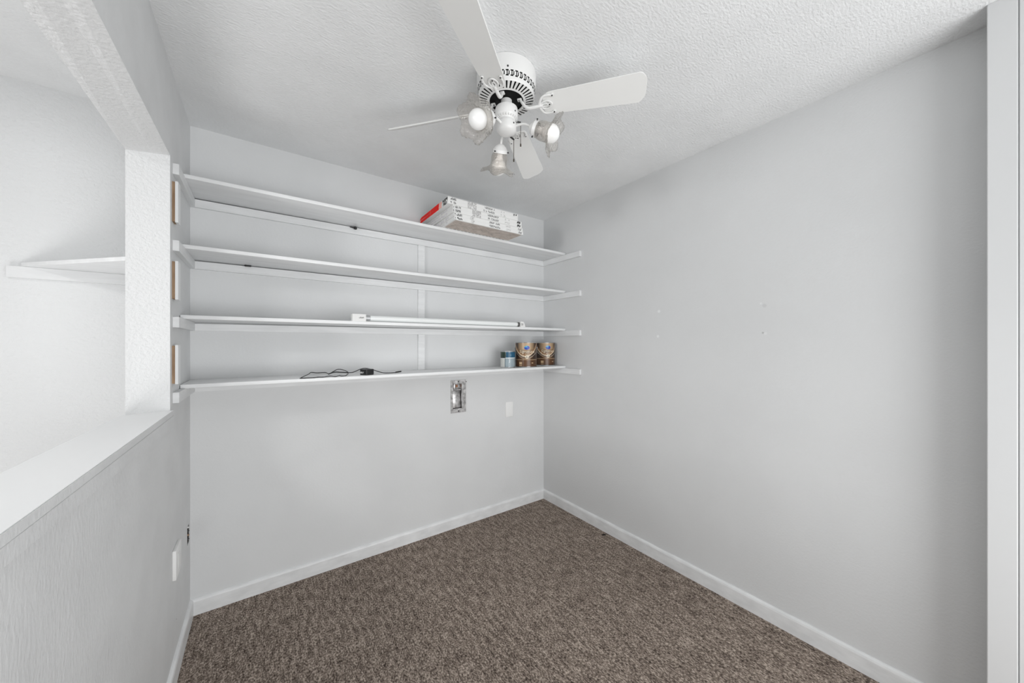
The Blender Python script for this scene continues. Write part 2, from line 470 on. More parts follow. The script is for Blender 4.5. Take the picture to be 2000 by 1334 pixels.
# ------------------------------------------------------------------ long shelves
TOPS = [2.0955, 1.7880, 1.4800, 1.1760]
NAMES = ['topmost', 'second from top', 'third from top', 'lowest']
EXTRA = ['holding the stack of flat boxes', 'empty, between the two upper neighbours', 'holding the long tube lamp', 'holding paint cans and power adapter']
TH, CH, CT = 0.0175, 0.043, 0.019
YF = 2.072
for i, zt in enumerate(TOPS):
    zb = zt-TH
    t = thing('wall_shelf', ((XL+XR)/2, YB, zb-CH),
              ['long white wall shelf, topmost of four, carrying the stack of flat boxes',
               'long empty white wall shelf, second from the top',
               'long white wall shelf carrying the tube lamp, third from the top',
               'long white wall shelf carrying paint cans, lowest of the four'][i], 'shelf', 'long shelves on the back wall')
    bm = new()
    add_box(bm, (XL+0.002, YF, zb), (XR-0.003, YB-0.001, zt), 0.002)
    obj('board', bm, M['shelf'], t, smooth=40)
    gap = [0.004, 0.005, 0.007, 0.001][i]
    bm = new()
    vs_ = add_box(bm, (XL+CT+0.0005, YB-CT, zb-CH), (XR-CT-0.0005, YB, zb-0.0005), 0)
    for v in vs_:
        if v.co.x < 0: v.co.z -= gap if v.co.z > zb-0.02 else 0
    obj('back_cleat', bm, M['cleat'], t)
    bm = new(); add_box(bm, (XL, 1.9300, zb-CH), (XL+CT, YB, zb-0.0003), 0.0008)
    obj('side_cleat', bm, M['cleat'], t)
    bm = new(); add_box(bm, (XR-CT, 1.9045, zb-CH), (XR, YB, zb-0.0003), 0.0008)
    obj('side_cleat', bm, M['cleat'], t)
    if i < 3:
        bm = new(); add_box(bm, (0.8765, YB-0.0155, TOPS[i+1]+0.0005), (0.9224, YB, zb-CH-0.0003), 0.0006)
        o = obj('wall_batten', bm, M['cleat'])
        tag(o, ['vertical white batten strip between the two upper shelves', 'vertical white batten strip between the two middle shelves',
                'vertical white batten strip just above the lowest shelf'][i], 'batten', 'vertical battens between shelves')

# half painted blocks on the partition beside the opening
for i, (z0, z1) in enumerate(((1.8390, 2.0030), (1.5305, 1.6850), (1.1920, 1.3490))):
    bm = new(); add_box(bm, (XL+0.0085, 1.918, z0), (XL+0.0180, 1.966, z1), 0.001)
    t = obj('wood_block', bm, M['trim'])
    tag(t, ['vertical half painted wood block between the two upper shelf ends', 'vertical half painted wood block between the middle shelf ends',
            'vertical half painted wood block just above the lowest shelf end'][i], 'block', 'half painted blocks on the partition')
    bm = new(); add_box(bm, (XL, 1.918, z0+0.003), (XL+0.0085, 1.964, z1-0.003))
    o = obj('raw_backing', bm, M['rawwood'], t); o['label'] = 'unpainted tan wood'

# corner shelf in the adjoining room
t = thing('corner_shelf', (XP-0.1, YB-0.1, 1.622), 'small triangular white corner shelf seen through the opening', 'shelf')
bm = new(); zz = 1.6870
add_prism(bm, [(-0.806, YB), (XP, YB), (XP, 1.945), (XP-0.012, 1.945), (-0.806, YB-0.008)], zz-0.0155, zz)
obj('board', bm, M['shelf'], t)
bm = new(); add_box(bm, (-0.8390, YB-0.0190, 1.6240), (XP-0.019, YB, 1.6710), 0.0008)
obj('cleat', bm, M['cleat'], t)
bm = new(); add_box(bm, (XP-0.0145, 1.9480, 1.6240), (XP, YB, 1.6710), 0.0008)
obj('cleat', bm, M['trim'], t)

# ------------------------------------------------------------------ ceiling fan
FC = Vector((0.8070, 1.1690, H))
FWD_AZ = math.pi/2-YAW
t = thing('ceiling_fan', FC, 'white four blade hugger ceiling fan with three glass lamp shades', 'ceiling fan')
FAN = t
def fz(z): return Vector((FC.x, FC.y, z))
# housing: shell, fretted band, slotted ring
bm = new()
add_lathe(bm, [(0.1130, 2.4400), (0.1185, 2.4385), (0.1195, 2.4340), (0.1195, 2.3860), (0.1175, 2.3800)], (FC.x, FC.y, 0), n=200, cap=False)
NU = 40
def cyl(a, r, z): return Vector((FC.x+r*math.cos(a), FC.y+r*math.sin(a), z))
def shell_cells(bm, rows, ncol, skip):
    """rows: list of (r, z); quads of the shell except those skip(row, col) says are open"""
    cache = {}
    def V(i, k):
        k %= ncol
        if (i, k) not in cache: cache[i, k] = bm.verts.new(cyl(2*math.pi*k/ncol, *rows[i]))
        return cache[i, k]
    for i in range(len(rows)-1):
        for k in range(ncol):
            if not skip(i, k): bm.faces.new((V(i, k), V(i, k+1), V(i+1, k+1), V(i+1, k)))
rows = [(0.1175, 2.3800), (0.1168, 2.3760), (0.1160, 2.3715), (0.1153, 2.3650), (0.1145, 2.3585), (0.1138, 2.3540), (0.1125, 2.3450)]
pat = {1: (0, 1, 2), 2: (1, 3), 3: (1, 3), 4: (0, 1, 2)}
shell_cells(bm, rows, NU*5, lambda i, k: i in pat and (k % 5) in pat[i])
rows2 = [(0.1125, 2.3450), (0.1115, 2.3425), (0.1090, 2.3398), (0.0785, 2.3338), (0.0700, 2.3325), (0.0680, 2.3350)]
shell_cells(bm, rows2, NU*5, lambda i, k: i == 2 and k % 5 < 2)
bmesh.ops.remove_doubles(bm, verts=bm.verts[:], dist=1e-4)
obj('housing', bm, M['fan'], t, smooth=35)
bm = new()
add_lathe(bm, [(0.1150, 2.385), (0.1085, 2.350), (0.1040, 2.3435), (0.0690, 2.3400), (0.0, 2.3400)], (FC.x, FC.y, 0), n=64, cap=False)
o = obj('motor', bm, M['black'], t, smooth=40); o['label'] = 'black motor underside'
bm = new(); add_lathe(bm, [(0.0, 0.0), (0.0035, 0.0), (0.003, 0.002), (0, 0.0022)], cyl(FWD_AZ+math.pi+0.06, 0.1193, 2.386), (cyl(FWD_AZ+math.pi+0.06, 1, 0)-cyl(0, 0, 0)), n=12)
obj('screw', bm, M['screw'], t)
# light kit
bm = new()
add_lathe(bm, [(0.0, 2.338), (0.022, 2.338), (0.022, 2.309), (0.0400, 2.3075), (0.0445, 2.3045), (0.0460, 2.2980), (0.0465, 2.2700), (0.0440, 2.2655),
               (0.0380, 2.2600), (0.0360, 2.2520), (0.0395, 2.2450), (0.0405, 2.2400), (0.0405, 2.2200), (0.0375, 2.2120), (0.0260, 2.2040), (0.0100, 2.2010), (0, 2.2005)],
          (FC.x, FC.y, 0), n=48, cap=False)
kit = obj('light_kit', bm, M['fan'], t, smooth=40)
bm = new()
for k in range(26):
    a = 2*math.pi*k/26
    q = Matrix.Rotation(a, 4, 'Z')
    vs_ = add_box(bm, (0.0385, -0.0018, 2.2575), (0.0445, 0.0018, 2.2640))
    for v in vs_: v.co = q @ v.co + Vector((FC.x, FC.y, 0))
obj('vent_collar', bm, M['fan'], kit)
for da, z in ((-0.85, 2.278), (-0.80, 2.232)):
    bm = new(); a = FWD_AZ+math.pi-da
    add_lathe(bm, [(0.003, 0), (0.003, 0.0015), (0, 0.002)], cyl(a, 0.0462 if z > 2.25 else 0.0405, z), Vector((math.cos(a), math.sin(a), 0)), n=10)
    obj('screw', bm, M['screw'], kit)

# blades with their irons
BLR, R0 = 0.5334, 0.152
def rounded(pts, rads, n=6):
    out = []; N = len(pts)
    for i in range(N):
        p0, p1, p2 = Vector(pts[i-1]), Vector(pts[i]), Vector(pts[(i+1) % N])
        a, b = (p0-p1).normalized(), (p2-p1).normalized(); r = rads[i]
        for k in range(n+1):
            t_ = k/n
            q0 = p1+a*r; q2 = p1+b*r
            out.append(tuple((1-t_)**2*q0+2*t_*(1-t_)*p1+t_*t_*q2))
    return out
BL = [(-0.8775, -0.2678, 2.2975, 0.0067), (0.6765, -0.3140, 2.2915, 0.0309), (2.2618, -0.5575, 2.3040, 0.0063), (3.8219, -0.1918, 2.2972, 0.0039)]
WR, WT = 0.0455, 0.0590
for th, ph, zb, dr in BL:
    u = Vector((math.cos(th), math.sin(th), 0)); v_ = Vector((-math.sin(th), math.cos(th), 0))
    def BP(p):
        r, s_, h_ = p
        n_ = -math.sin(ph)*v_+math.cos(ph)*Vector((0, 0, 1))
        return Vector((FC.x, FC.y, zb-dr*(r-R0))) + u*r + (math.cos(ph)*v_+math.sin(ph)*Vector((0, 0, 1)))*s_ + n_*h_
    outl = rounded([(R0, -WR*0.72), (R0+0.022, -WR*1.0), (BLR-0.02, -WT), (BLR, -WT*0.55), (BLR, WT*0.55), (BLR-0.02, WT), (R0+0.022, WR*1.0), (R0, WR*0.72)],
                   [0.010, 0.008, 0.012, 0.012, 0.012, 0.012, 0.008, 0.010], 4)
    bm = new(); add_prism(bm, outl, 0, 0.0055, BP)
    bl = obj('blade', bm, M['blade'], t, smooth=30)
    bm = new()
    base = lambda r, s_, z: Vector((FC.x, FC.y, z)) + u*r + v_*s_
    add_prism(bm, rounded([(0.046, -0.0085), (0.064, -0.0085), (0.064, 0.0085), (0.046, 0.0085)], [0.003]*4, 3), 2.3300, 2.3340, lambda p: base(p.x, p.y, p.z))
    zc = BP((0.135, 0, -0.006))
    path = smooth_path([base(0.058, 0, 2.3305), base(0.066, 0, 2.318), base(0.080, 0, 2.300), base(0.098, 0, (zc.z+2.292)/2), zc, BP((0.150, 0, -0.005))], 6)
    add_tube(bm, path, lambda q: 0.0062+0.0015*math.sin(q*math.pi), 10, 0.8)
    # scrolled fork: two outer prongs and a centre leaf
    for sg in (1, -1):
        p = smooth_path([BP((0.134, 0, -0.006)), BP((0.142, sg*0.020, -0.005)), BP((0.153, sg*0.035, -0.004)), BP((0.172, sg*0.0385, -0.0035)), BP((0.190, sg*0.0355, -0.003))], 6)
        add_tube(bm, p, lambda q: 0.0052-0.0012*q, 8, 0.7)
        add_prism(bm, [(0.190+0.0065*math.cos(k*math.pi/6), sg*0.0355+0.0065*math.sin(k*math.pi/6)) for k in range(12)], -0.0045, -0.0004, BP)
        p = smooth_path([BP((0.140, 0, -0.005)), BP((0.150, sg*0.013, -0.005)), BP((0.166, sg*0.017, -0.004)), BP((0.180, sg*0.010, -0.004)), BP((0.186, 0, -0.004))], 6)
        add_tube(bm, p, 0.0034, 8, 0.7)
        p = smooth_path([BP((0.148, sg*0.004, -0.005)), BP((0.160, sg*0.006, -0.004)), BP((0.172, 0, -0.004))], 5)
        add_tube(bm, p, 0.0028, 8, 0.7)
    add_prism(bm, [(0.176+0.0075*math.cos(k*math.pi/6), 0.0075*math.sin(k*math.pi/6)) for k in range(12)], -0.0045, -0.0004, BP)
    fuse(obj('blade_iron', bm, M['fan'], bl), 0.0009)
    for r, s_ in ((0.190, 0.0355), (0.190, -0.0355), (0.176, 0)):
        bm = new()
        add_prism(bm, [(r+0.0030*math.cos(k*math.pi/4), s_+0.0030*math.sin(k*math.pi/4)) for k in range(8)], -0.0060, -0.0045, BP)
        obj('screw', bm, M['screw'], bl)
    bm = new()
    add_prism(bm, [(0.055+0.0042*math.cos(k*math.pi/4), 0.0042*math.sin(k*math.pi/4)) for k in range(8)], 2.3285, 2.3300, lambda p: base(p.x, p.y, p.z))
    obj('screw', bm, M['screw'], bl)

# lamp arms, sockets, shades, bulbs
for rel, eld in ((-145, 30), (105, 25), (-15, 56)):
    az = FWD_AZ-math.radians(rel)
    u = Vector((math.cos(az), math.sin(az), 0)); Z = Vector((0, 0, 1))
    el = math.radians(eld)
    ax = u*math.cos(el)-Z*math.sin(el)
    hb = Vector((FC.x, FC.y, 2.2160))+u*0.098          # back of the socket
    bm = new()
    add_tube(bm, smooth_path([fz(2.2290)+u*0.034, fz(2.2330)+u*0.052, fz(2.2330)+u*0.070, fz(2.2270)+u*0.086, hb+ax*0.006], 6), 0.0050, 10)
    arm = obj('lamp_arm', bm, M['fan'], t, smooth=50)
    bm = new()
    add_lathe(bm, [(0, -0.002), (0.008, -0.002), (0.015, 0.002), (0.024, 0.010), (0.0285, 0.018), (0.0310, 0.0200), (0.0310, 0.0330), (0.0285, 0.0335), (0.0285, 0.022), (0, 0.022)], hb, ax, n=32, cap=False)
    so = obj('socket', bm, M['fan'], arm, smooth=35)
    e1 = ax.orthogonal().normalized(); e2 = ax.cross(e1)
    for k in range(3):
        bm = new()
        d = e1*math.cos(k*2.0944+0.5)+e2*math.sin(k*2.0944+0.5)
        add_lathe(bm, [(0, 0), (0.0016, 0), (0.0016, 0.005), (0.0032, 0.005), (0.0032, 0.008), (0, 0.008)], hb+ax*0.027+d*0.030, d, n=8)
        obj('thumb_screw', bm, M['screw'], arm)
    # ruffled glass
    bm = new(); NA, NT = 72, 22
    ringv = []
    for j in range(NT+1):
        q = j/NT
        if q < 0.62: r = 0.0265+0.0085*math.sin(min(q/0.35, 1)*math.pi/2)-0.001*max(0, (q-0.35))
        else: r = 0.0350-0.0002+(0.0400)*((q-0.62)/0.38)**1.5
        k_ = max(0, (q-0.5)/0.5)
        ring = []
        for i in range(NA):
            a = 2*math.pi*i/NA
            ruf = math.cos(6*a)
            rr = r*(1+0.085*k_**2*ruf+0.022*(0.25+k_)*math.sin(30*a))
            tt = 0.028+0.086*q-0.013*k_**2*(1-ruf)*0.5
            ring.append(bm.verts.new(hb+ax*tt+(e1*math.cos(a)+e2*math.sin(a))*rr))
        ringv.append(ring)
    for a_, b_ in zip(ringv, ringv[1:]):
        for i in range(NA):
            j = (i+1) % NA
            bm.faces.new((a_[i], a_[j], b_[j], b_[i]))
    bmesh.ops.recalc_face_normals(bm, faces=bm.faces[:])
    sh = obj('glass_shade', bm, M['glass'], arm, smooth=60)
    md = sh.modifiers.new('thickness', 'SOLIDIFY'); md.thickness = 0.0016; md.offset = 0
    sh['label'] = 'clear crinkled glass with ruffled rim'
    bm = new()
    prof = [(0, 0.022), (0.0125, 0.024), (0.0130, 0.050), (0.018, 0.060)]
    RB, CB = 0.0355, 0.090
    for k in range(14):
        a = math.radians(-52+k*(142/13))
        prof.append((RB*math.cos(a), CB+RB*math.sin(a)))
    prof[-1] = (0, CB+RB)
    add_lathe(bm, prof, hb, ax, n=32, cap=False)
    o = obj('bulb', bm, M['bulb'], arm, smooth=60)

# pull chains
for (px_off, fwd_off, z0, z1) in ((0.058, 0.018, 2.262, 2.166), (0.030, 0.040, 2.205, 2.115)):
    c = fz(0)+Vector((math.cos(FWD_AZ), math.sin(FWD_AZ), 0))*fwd_off+Vector((math.cos(FWD_AZ-math.pi/2), math.sin(FWD_AZ-math.pi/2), 0))*px_off
    bm = new(); c.z = z1
    add_tube(bm, [c, c+Vector((0, 0, z0-z1))], 0.0012, 6)
    ch = obj('pull_chain', bm, M['chain'], t)
    bm = new(); add_lathe(bm, [(0, 0), (0.003, 0.001), (0.0028, 0.010), (0.0012, 0.014), (0, 0.0145)], c-Vector((0, 0, 0.003)), n=10)
    obj('chain_bell', bm, M['chain'], ch, smooth=50)
    bm = new(); top = c+Vector((0, 0, z0-z1)); d = fz(top.z)-top
    add_tube(bm, [top+d*0.0, top+d*0.45], 0.0035, 8)
    obj('chain_outlet', bm, M['screw'], ch)

# ------------------------------------------------------------------ stack of flat boxes on the top shelf
SEG = {0: ((0, 0), (0, 1)), 1: ((0, 1), (0, 2)), 2: ((1, 0), (1, 1)), 3: ((1, 1), (1, 2)), 4: ((0, 0), (1, 0)), 5: ((0, 1), (1, 1)), 6: ((0, 2), (1, 2))}
def marks(bm, org, eu, ev, en, w, h, n, rng, wgt=0.22, slant=0.0, thick=0.0005):
    """a run of small letter-like strokes: origin lower left, eu along, ev up, en outwards"""
    org, eu, ev, en = map(Vector, (org, eu, ev, en))
    cw = w/n
    for k in range(n):
        if rng.random() < 0.14: continue
        segs = rng.sample(range(7), rng.choice((3, 4, 4, 5)))
        for s_ in segs:
            (x0, y0), (x1, y1) = SEG[s_]
            gx, gy = cw*0.62, h/2; tw = h*wgt*0.5
            xa, xb = min(x0, x1)*gx-tw/2, max(x0, x1)*gx+tw/2
            ya, yb = min(y0, y1)*gy-tw/2, max(y0, y1)*gy+tw/2
            q = [org+eu*(k*cw+xx+slant*yy)+ev*yy for xx, yy in ((xa, ya), (xb, ya), (xb, yb), (xa, yb))]
            a = [bm.verts.new(p) for p in q]; b = [bm.verts.new(p+en*thick) for p in q]
            bm.faces.new(b)
            for i in range(4):
                j = (i+1) % 4; bm.faces.new((a[i], a[j], b[j], b[i]))

BXY0, BXD = 1.897, 0.452
zs = TOPS[0]+0.0003
offs = [0.022, 0.020, 0.010, 0.011, -0.022, -0.020]      # left edge shift, bottom to top
WB = 0.512
BH = 0.02165
blabels = ['flat white printed box at the bottom of the stack, underside showing', 'flat white printed box second from the bottom of the stack',
           'flat white printed box third from the bottom of the stack', 'flat white printed box fourth from the bottom of the stack',
           'flat white box with red end, second from the top', 'flat white box with red end, top of the stack']
for i in range(6):
    rng = random.Random(100+i)
    x0 = 0.913+offs[i]; x1 = x0+WB; z0 = zs+i*BH; z1 = z0+BH-0.0004
    y0 = BXY0+(0.002 if i % 2 else 0); y1 = y0+BXD-0.004
    bm = new(); add_box(bm, (x0, y0, z0), (x1, y1, z1), 0.0012)
    b = obj('flat_box', bm, M['paper'], origin=((x0+x1)/2, (y0+y1)/2, z0))
    tag(b, blabels[i], 'box', 'flat boxes stacked on the top shelf')
    F = lambda xx, zz: Vector((x0+xx, y0, z0+zz))
    eu, ev, en = (1, 0, 0), (0, 0, 1), (0, -1, 0)
    bm = new()
    marks(bm, F(0.018, 0.006), eu, ev, en, 0.036, 0.010, 5 if i > 1 else 3, rng, 0.42 if i > 1 else 0.6)
    marks(bm, F(0.245, 0.006), eu, ev, en, 0.082, 0.0095, 10, rng, 0.36)
    marks(bm, F(0.474, 0.006), eu, ev, en, 0.026, 0.0105, 3, rng, 0.75 if i > 1 else 0.4, 0.3)
    if i < 4: marks(bm, F(0.004, 0.004), eu, ev, en, 0.006, 0.012, 1, rng, 0.3)
    obj('printing', bm, M['ink'], b)
    bm = new()
    if i >= 2:
        for rr in range(3): marks(bm, F(0.132, 0.0015+rr*0.0066), eu, ev, en, 0.062, 0.0052, 11, rng, 0.36)
    else:
        for rr in range(3): marks(bm, F(0.108, 0.0025+rr*0.0060), eu, ev, en, 0.030, 0.0042, 5, rng, 0.36)
    marks(bm, F(0.375, 0.006), eu, ev, en, 0.038, 0.009, 4, rng, 0.22)
    obj('small_print', bm, M['greyink'], b)
    Lf = lambda yy, zz: Vector((x0, y0+yy, z0+zz))
    if i >= 4:
        bm = new(); vs_ = [Lf(0.130, 0.0008), Lf(0.445, 0.0008), Lf(0.445, 0.010), Lf(0.425, BH-0.003), Lf(0.130, BH-0.0012)]
        fr = [bm.verts.new(p+Vector((-0.0005, 0, 0))) for p in vs_]; bk = [bm.verts.new(p) for p in vs_]
        bm.faces.new(fr)
        for k in range(5): bm.faces.new((fr[k], fr[(k+1) % 5], bk[(k+1) % 5], bk[k]))
        o = obj('red_end', bm, M['red'], b); o['label'] = 'bright red printed end'
        for yy, w in ((0.112, 0.009), (0.094, 0.008), (0.262, 0.004)):
            bm = new()
            add_box(bm, Lf(yy, 0.001)+Vector((-0.0007, 0, 0)), Lf(yy+w, BH-0.002))
            obj('stripe', bm, M['orange'], b)
        bm = new()
        marks(bm, Lf(0.076, 0.004), (0, -1, 0), (0, 0, 1), (-1, 0, 0), 0.070, 0.013, 6, rng, 0.6)
        obj('end_print', bm, M['ink'], b)
    else:
        bm = new()
        marks(bm, Lf(0.40, 0.005), (0, -1, 0), (0, 0, 1), (-1, 0, 0), 0.33, 0.010, 14, rng, 0.35)
        obj('end_print', bm, M['pinkink'], b)
    if i == 0:
        bm = new(); add_box(bm, (x0+0.010, y0+0.008, z0-0.0002), (x1-0.010, YF-0.012, z0+0.001))
        ub = obj('underside', bm, M['card'], b); ub['label'] = 'grey brown cardboard underside'
        bm = new()
        for k in range(26):
            c = Vector((x0+0.03+rng.random()*0.44, y0+0.02+rng.random()*0.11, z0-0.0003))
            d = Vector((1, rng.choice((0.9, -0.9))+rng.uniform(-.2, .2), 0)).normalized()*rng.uniform(0.012, 0.03)
            n_ = Vector((-d.y, d.x, 0)).normalized()*0.0009
            q = [bm.verts.new(c+d+n_), bm.verts.new(c-d+n_), bm.verts.new(c-d-n_), bm.verts.new(c+d-n_)]
            bm.faces.new(q)
        obj('underside_print', bm, M['greyink'], b)
        bm = new()
        for k in range(17):
            xx = x0+0.02+k*0.027
            add_box(bm, (xx, YF-0.0080, z0-0.0003), (xx+0.017, YF-0.0045, z0+0.0005))
        obj('dash_print', bm, M['ink'], b)

# ------------------------------------------------------------------ tube lamp on the third shelf
zt = TOPS[2]+0.0003
p0, p1 = Vector((0.405, 2.094, zt+0.0200)), Vector((1.590, 2.094, zt+0.0190))
t = thing('tube_lamp', (1.0, 2.094, zt), 'long milky tube lamp with white carton ends lying on the shelf', 'tube lamp')
dv = (p1-p0).normalized()
RT = 0.0155
bm = new(); add_lathe(bm, [(RT, 0.09), (RT, (p1-p0).length-0.035)], p0, dv, n=24)
obj('glass_tube', bm, M['tube'], t, smooth=40)
bm = new(); add_lathe(bm, [(0.0165, 0.062), (0.0165, 0.0960)], p0, dv, n=24)
obj('end_cap', bm, M['palecap'], t, smooth=40)
bm = new(); add_lathe(bm, [(0.0165, (p1-p0).length-0.052), (0.0165, (p1-p0).length-0.0320)], p0, dv, n=24)
obj('end_cap', bm, M['greycap'], t, smooth=40)
def sleeve(xa, xb, cut):
    bm = new(); h = 0.0395
    y0, y1 = p0.y-0.0195, p0.y+0.0195
    outl = [(xa, zt), (xb, zt), (xb, zt+h), (xa, zt+h)] if not cut else [(xa, zt), (xb, zt), (xb, zt+0.004), (xb-0.016, zt+h), (xa, zt+h)]
    a = [bm.verts.new((x_, y0, z_)) for x_, z_ in outl]; b = [bm.verts.new((x_, y1, z_)) for x_, z_ in outl]
    bm.faces.new(a); bm.faces.new(b[::-1])
    for i in range(len(a)):
        j = (i+1) % len(a); bm.faces.new((a[i], b[i], b[j], a[j]))
    return bm
sl = obj('carton_end', sleeve(0.405, 0.4760, False), M['paper'], t)
rng = random.Random(3)
bm = new()
marks(bm, (0.440, p0.y-0.0195, zt+0.017), (1, 0, 0), (0, 0, 1), (0, -1, 0), 0.026, 0.006, 4, rng, 0.4)
marks(bm, (0.421, p0.y-0.0195, zt+0.029), (1, 0, 0), (0, 0, 1), (0, -1, 0), 0.010, 0.008, 1, rng, 0.5, 0.3)
obj('printing', bm, M['ink'], sl)
sl = obj('carton_end', sleeve(p1.x-0.032, p1.x+0.014, True), M['paper'], t)
bm = new()
marks(bm, (p1.x-0.026, p0.y-0.0195, zt+0.012), (1, 0, 0), (0, 0, 1), (0, -1, 0), 0.022, 0.014, 3, rng, 0.3)
obj('printing', bm, M['greyink'], sl)

# ------------------------------------------------------------------ paint cans on the lowest shelf
def text_faces(body, size, shear=0.0):
    cu = bpy.data.curves.new('t', 'FONT'); cu.body = body; cu.size = size; cu.shear = shear; cu.align_x = 'CENTER'; cu.resolution_u = 3
    o = bpy.data.objects.new('t', cu); COL.objects.link(o)
    dg = bpy.context.evaluated_depsgraph_get(); me = o.evaluated_get(dg).to_mesh()
    vs_ = [v.co.copy() for v in me.vertices]; fs = [list(p.vertices) for p in me.polygons]
    o.evaluated_get(dg).to_mesh_clear(); bpy.data.objects.remove(o); bpy.data.curves.remove(cu)
    return vs_, fs

def mixc(a, b, k): return tuple(a[i]*(1-k)+b[i]*k for i in range(4))
DB, BR, GO, TA, CRM, BLU, CYA = lin(44, 26, 14), lin(98, 62, 30), lin(150, 104, 58), lin(196, 168, 134), lin(238, 226, 204), lin(34, 70, 180), lin(90, 180, 215)
def gallon_print(x, y):
    """x along the can face in label radii from the centre, y height 0..1"""
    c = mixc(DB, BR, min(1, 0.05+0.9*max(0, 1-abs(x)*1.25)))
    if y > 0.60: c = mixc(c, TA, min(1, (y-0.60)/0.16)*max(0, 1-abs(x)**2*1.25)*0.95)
    y1 = 0.44+0.30*x*x+0.03*x
    if abs(y-y1) < 0.030: c = mixc(TA, CRM, 0.35)
    elif 0 < y-y1 < 0.12: c = mixc(c, GO, 0.65)
    y2 = 0.335+0.26*x*x
    if abs(y-y2) < 0.016: c = mixc(c, TA, 0.7)
    if y < 0.30: c = mixc(c, BR, 0.45)
    if 0.285 < y < 0.31: c = mixc(c, TA, 0.55)
    if ((x-0.08)/0.25)**2+((y-0.80)/0.085)**2 < 1: c = BLU if y < 0.81 or x > 0.12 else CYA
    if ((x-0.08)/0.17)**2+((y-0.415)/0.075)**2 < 1: c = CRM
    if -0.66 < x < -0.38 and 0.10 < y < 0.21: c = TA
    if -0.66 < x < -0.38 and 0.035 < y < 0.07: c = TA
    if 0.52 < x < 0.72 and 0.14 < y < 0.17: c = TA
    if y < 0.02: c = DB
    return c
def quart_print(x, y):
    c = lin(150, 165, 172)
    if y > 0.62: c = lin(18, 84, 116) if x > -0.25 else lin(30, 52, 40)
    elif y > 0.585: c = lin(222, 228, 228)
    elif x < -0.42: c = lin(206, 208, 204)
    elif x < -0.30: c = lin(110, 124, 130)
    if 0.60 < y < 0.64 and x < -0.3: c = lin(20, 24, 24)
    return c

def can(name, cx, cy_, r, h, label, fn, gallon, face_az):
    z0 = TOPS[3]+0.0003
    t = thing(name, (cx, cy_, z0), label, 'paint can', 'paint cans on the lowest shelf')
    bm = new()
    add_lathe(bm, [(0, 0.001), (r-0.003, 0.001), (r, 0), (r+0.0008, 0.002), (r, 0.004), (r-0.001, 0.005), (r-0.001, h-0.005), (r, h-0.004), (r+0.0008, h-0.002), (r, h),
                   (r-0.006, h), (r-0.007, h-0.004), (r-0.011, h-0.004)], (cx, cy_, z0), n=48, cap=False)
    obj('body', bm, M['tin'] if not gallon else M['tin'], t, smooth=35)
    bm = new()
    add_lathe(bm, [(r-0.0105, h-0.0035), (r-0.010, h-0.001), (r-0.008, h-0.001), (r-0.009, h-0.006), (r-0.014, h-0.006), (0, h-0.0055)], (cx, cy_, z0), n=48, cap=False)
    obj('lid', bm, M['tin'], t, smooth=35)
    # label sheet with its print
    bm = new(); NX, NY = 150, 64
    lay = bm.loops.layers.float_color.new('print')
    a0 = 1.9; vv = {}
    for i in range(NX+1):
        for j in range(NY+1):
            a = face_az-a0+2*a0*i/NX
            vv[i, j] = bm.verts.new((cx+(r+0.0004)*math.cos(a), cy_+(r+0.0004)*math.sin(a), z0+0.006+(h-0.012)*j/NY))
    for i in range(NX):
        for j in range(NY):
            f = bm.faces.new((vv[i, j], vv[i+1, j], vv[i+1, j+1], vv[i, j+1]))
            c = fn((-a0+2*a0*(i+0.5)/NX), (j+0.5)/NY)
            for l in f.loops: l[lay] = c
    obj('label_sheet', bm, M['label' if gallon else 'qlabel'], t, smooth=40)
    def wrap(txt, size, xo, y, m, sh=0.0, nm='lettering'):
        vs_, fs = text_faces(txt, size, sh)
        bm = new()
        V = []
        for v in vs_:
            a = face_az+xo+v.x/r
            V.append(bm.verts.new((cx+(r+0.0009)*math.cos(a), cy_+(r+0.0009)*math.sin(a), z0+h*y+v.y)))
        for f in fs:
            try: bm.faces.new([V[k] for k in f])
            except ValueError: pass
        return obj(nm, bm, m, t)
    if gallon:
        wrap('Signature', 0.033, 0.10, 0.575, M['cream'], 0.2)
        wrap('PAINT', 0.013, 0.10, 0.505, M['cream'])
        wrap('5', 0.020, 0.08, 0.385, M['ink'])
        # ears and wire bail
        for sg in (1, -1):
            a = face_az+sg*1.5708
            p = Vector((cx+(r)*math.cos(a), cy_+(r)*math.sin(a), z0+h*0.78))
            bm = new(); add_lathe(bm, [(0.008, 0), (0.008, 0.002), (0.004, 0.005), (0, 0.0055)], p, Vector((math.cos(a), math.sin(a), 0)), n=14)
            obj('ear', bm, M['tin'], t, smooth=40)
        fx, fy = math.cos(face_az), math.sin(face_az); sx, sy = -fy, fx
        pts = []
        for k in range(25):
            b_ = -math.pi/2+math.pi*k/24
            rr = r+0.0055
            pts.append(Vector((cx+fx*rr*math.cos(b_)+sx*rr*math.sin(b_), cy_+fy*rr*math.cos(b_)+sy*rr*math.sin(b_), z0+h*0.78-0.072*math.cos(b_)**0.9)))
        bm = new(); add_tube(bm, pts, 0.0013, 6)
        obj('bail_handle', bm, M['tin'], t, smooth=60)
    else:
        wrap('J', 0.030, 0.26, 0.36, M['whiteink'])
        wrap('l', 0.022, 0.42, 0.70, M['paleblue'])
    return t
M['cream'] = mat('cream_ink', lin(240, 226, 200), 0.5)
M['paleblue'] = mat('pale_blue_ink', lin(150, 205, 230), 0.5)
def faz(x, y): return math.atan2(-y, -x)
can('paint_can', 1.522, 2.187, 0.0550, 0.1240, 'small silver paint can with dark teal band, beside the brown cans', quart_print, False, faz(1.522, 2.187))
can('paint_can', 1.668, 2.149, 0.0828, 0.1915, 'brown labelled gallon paint can standing between the two others', gallon_print, True, faz(1.668, 2.149))
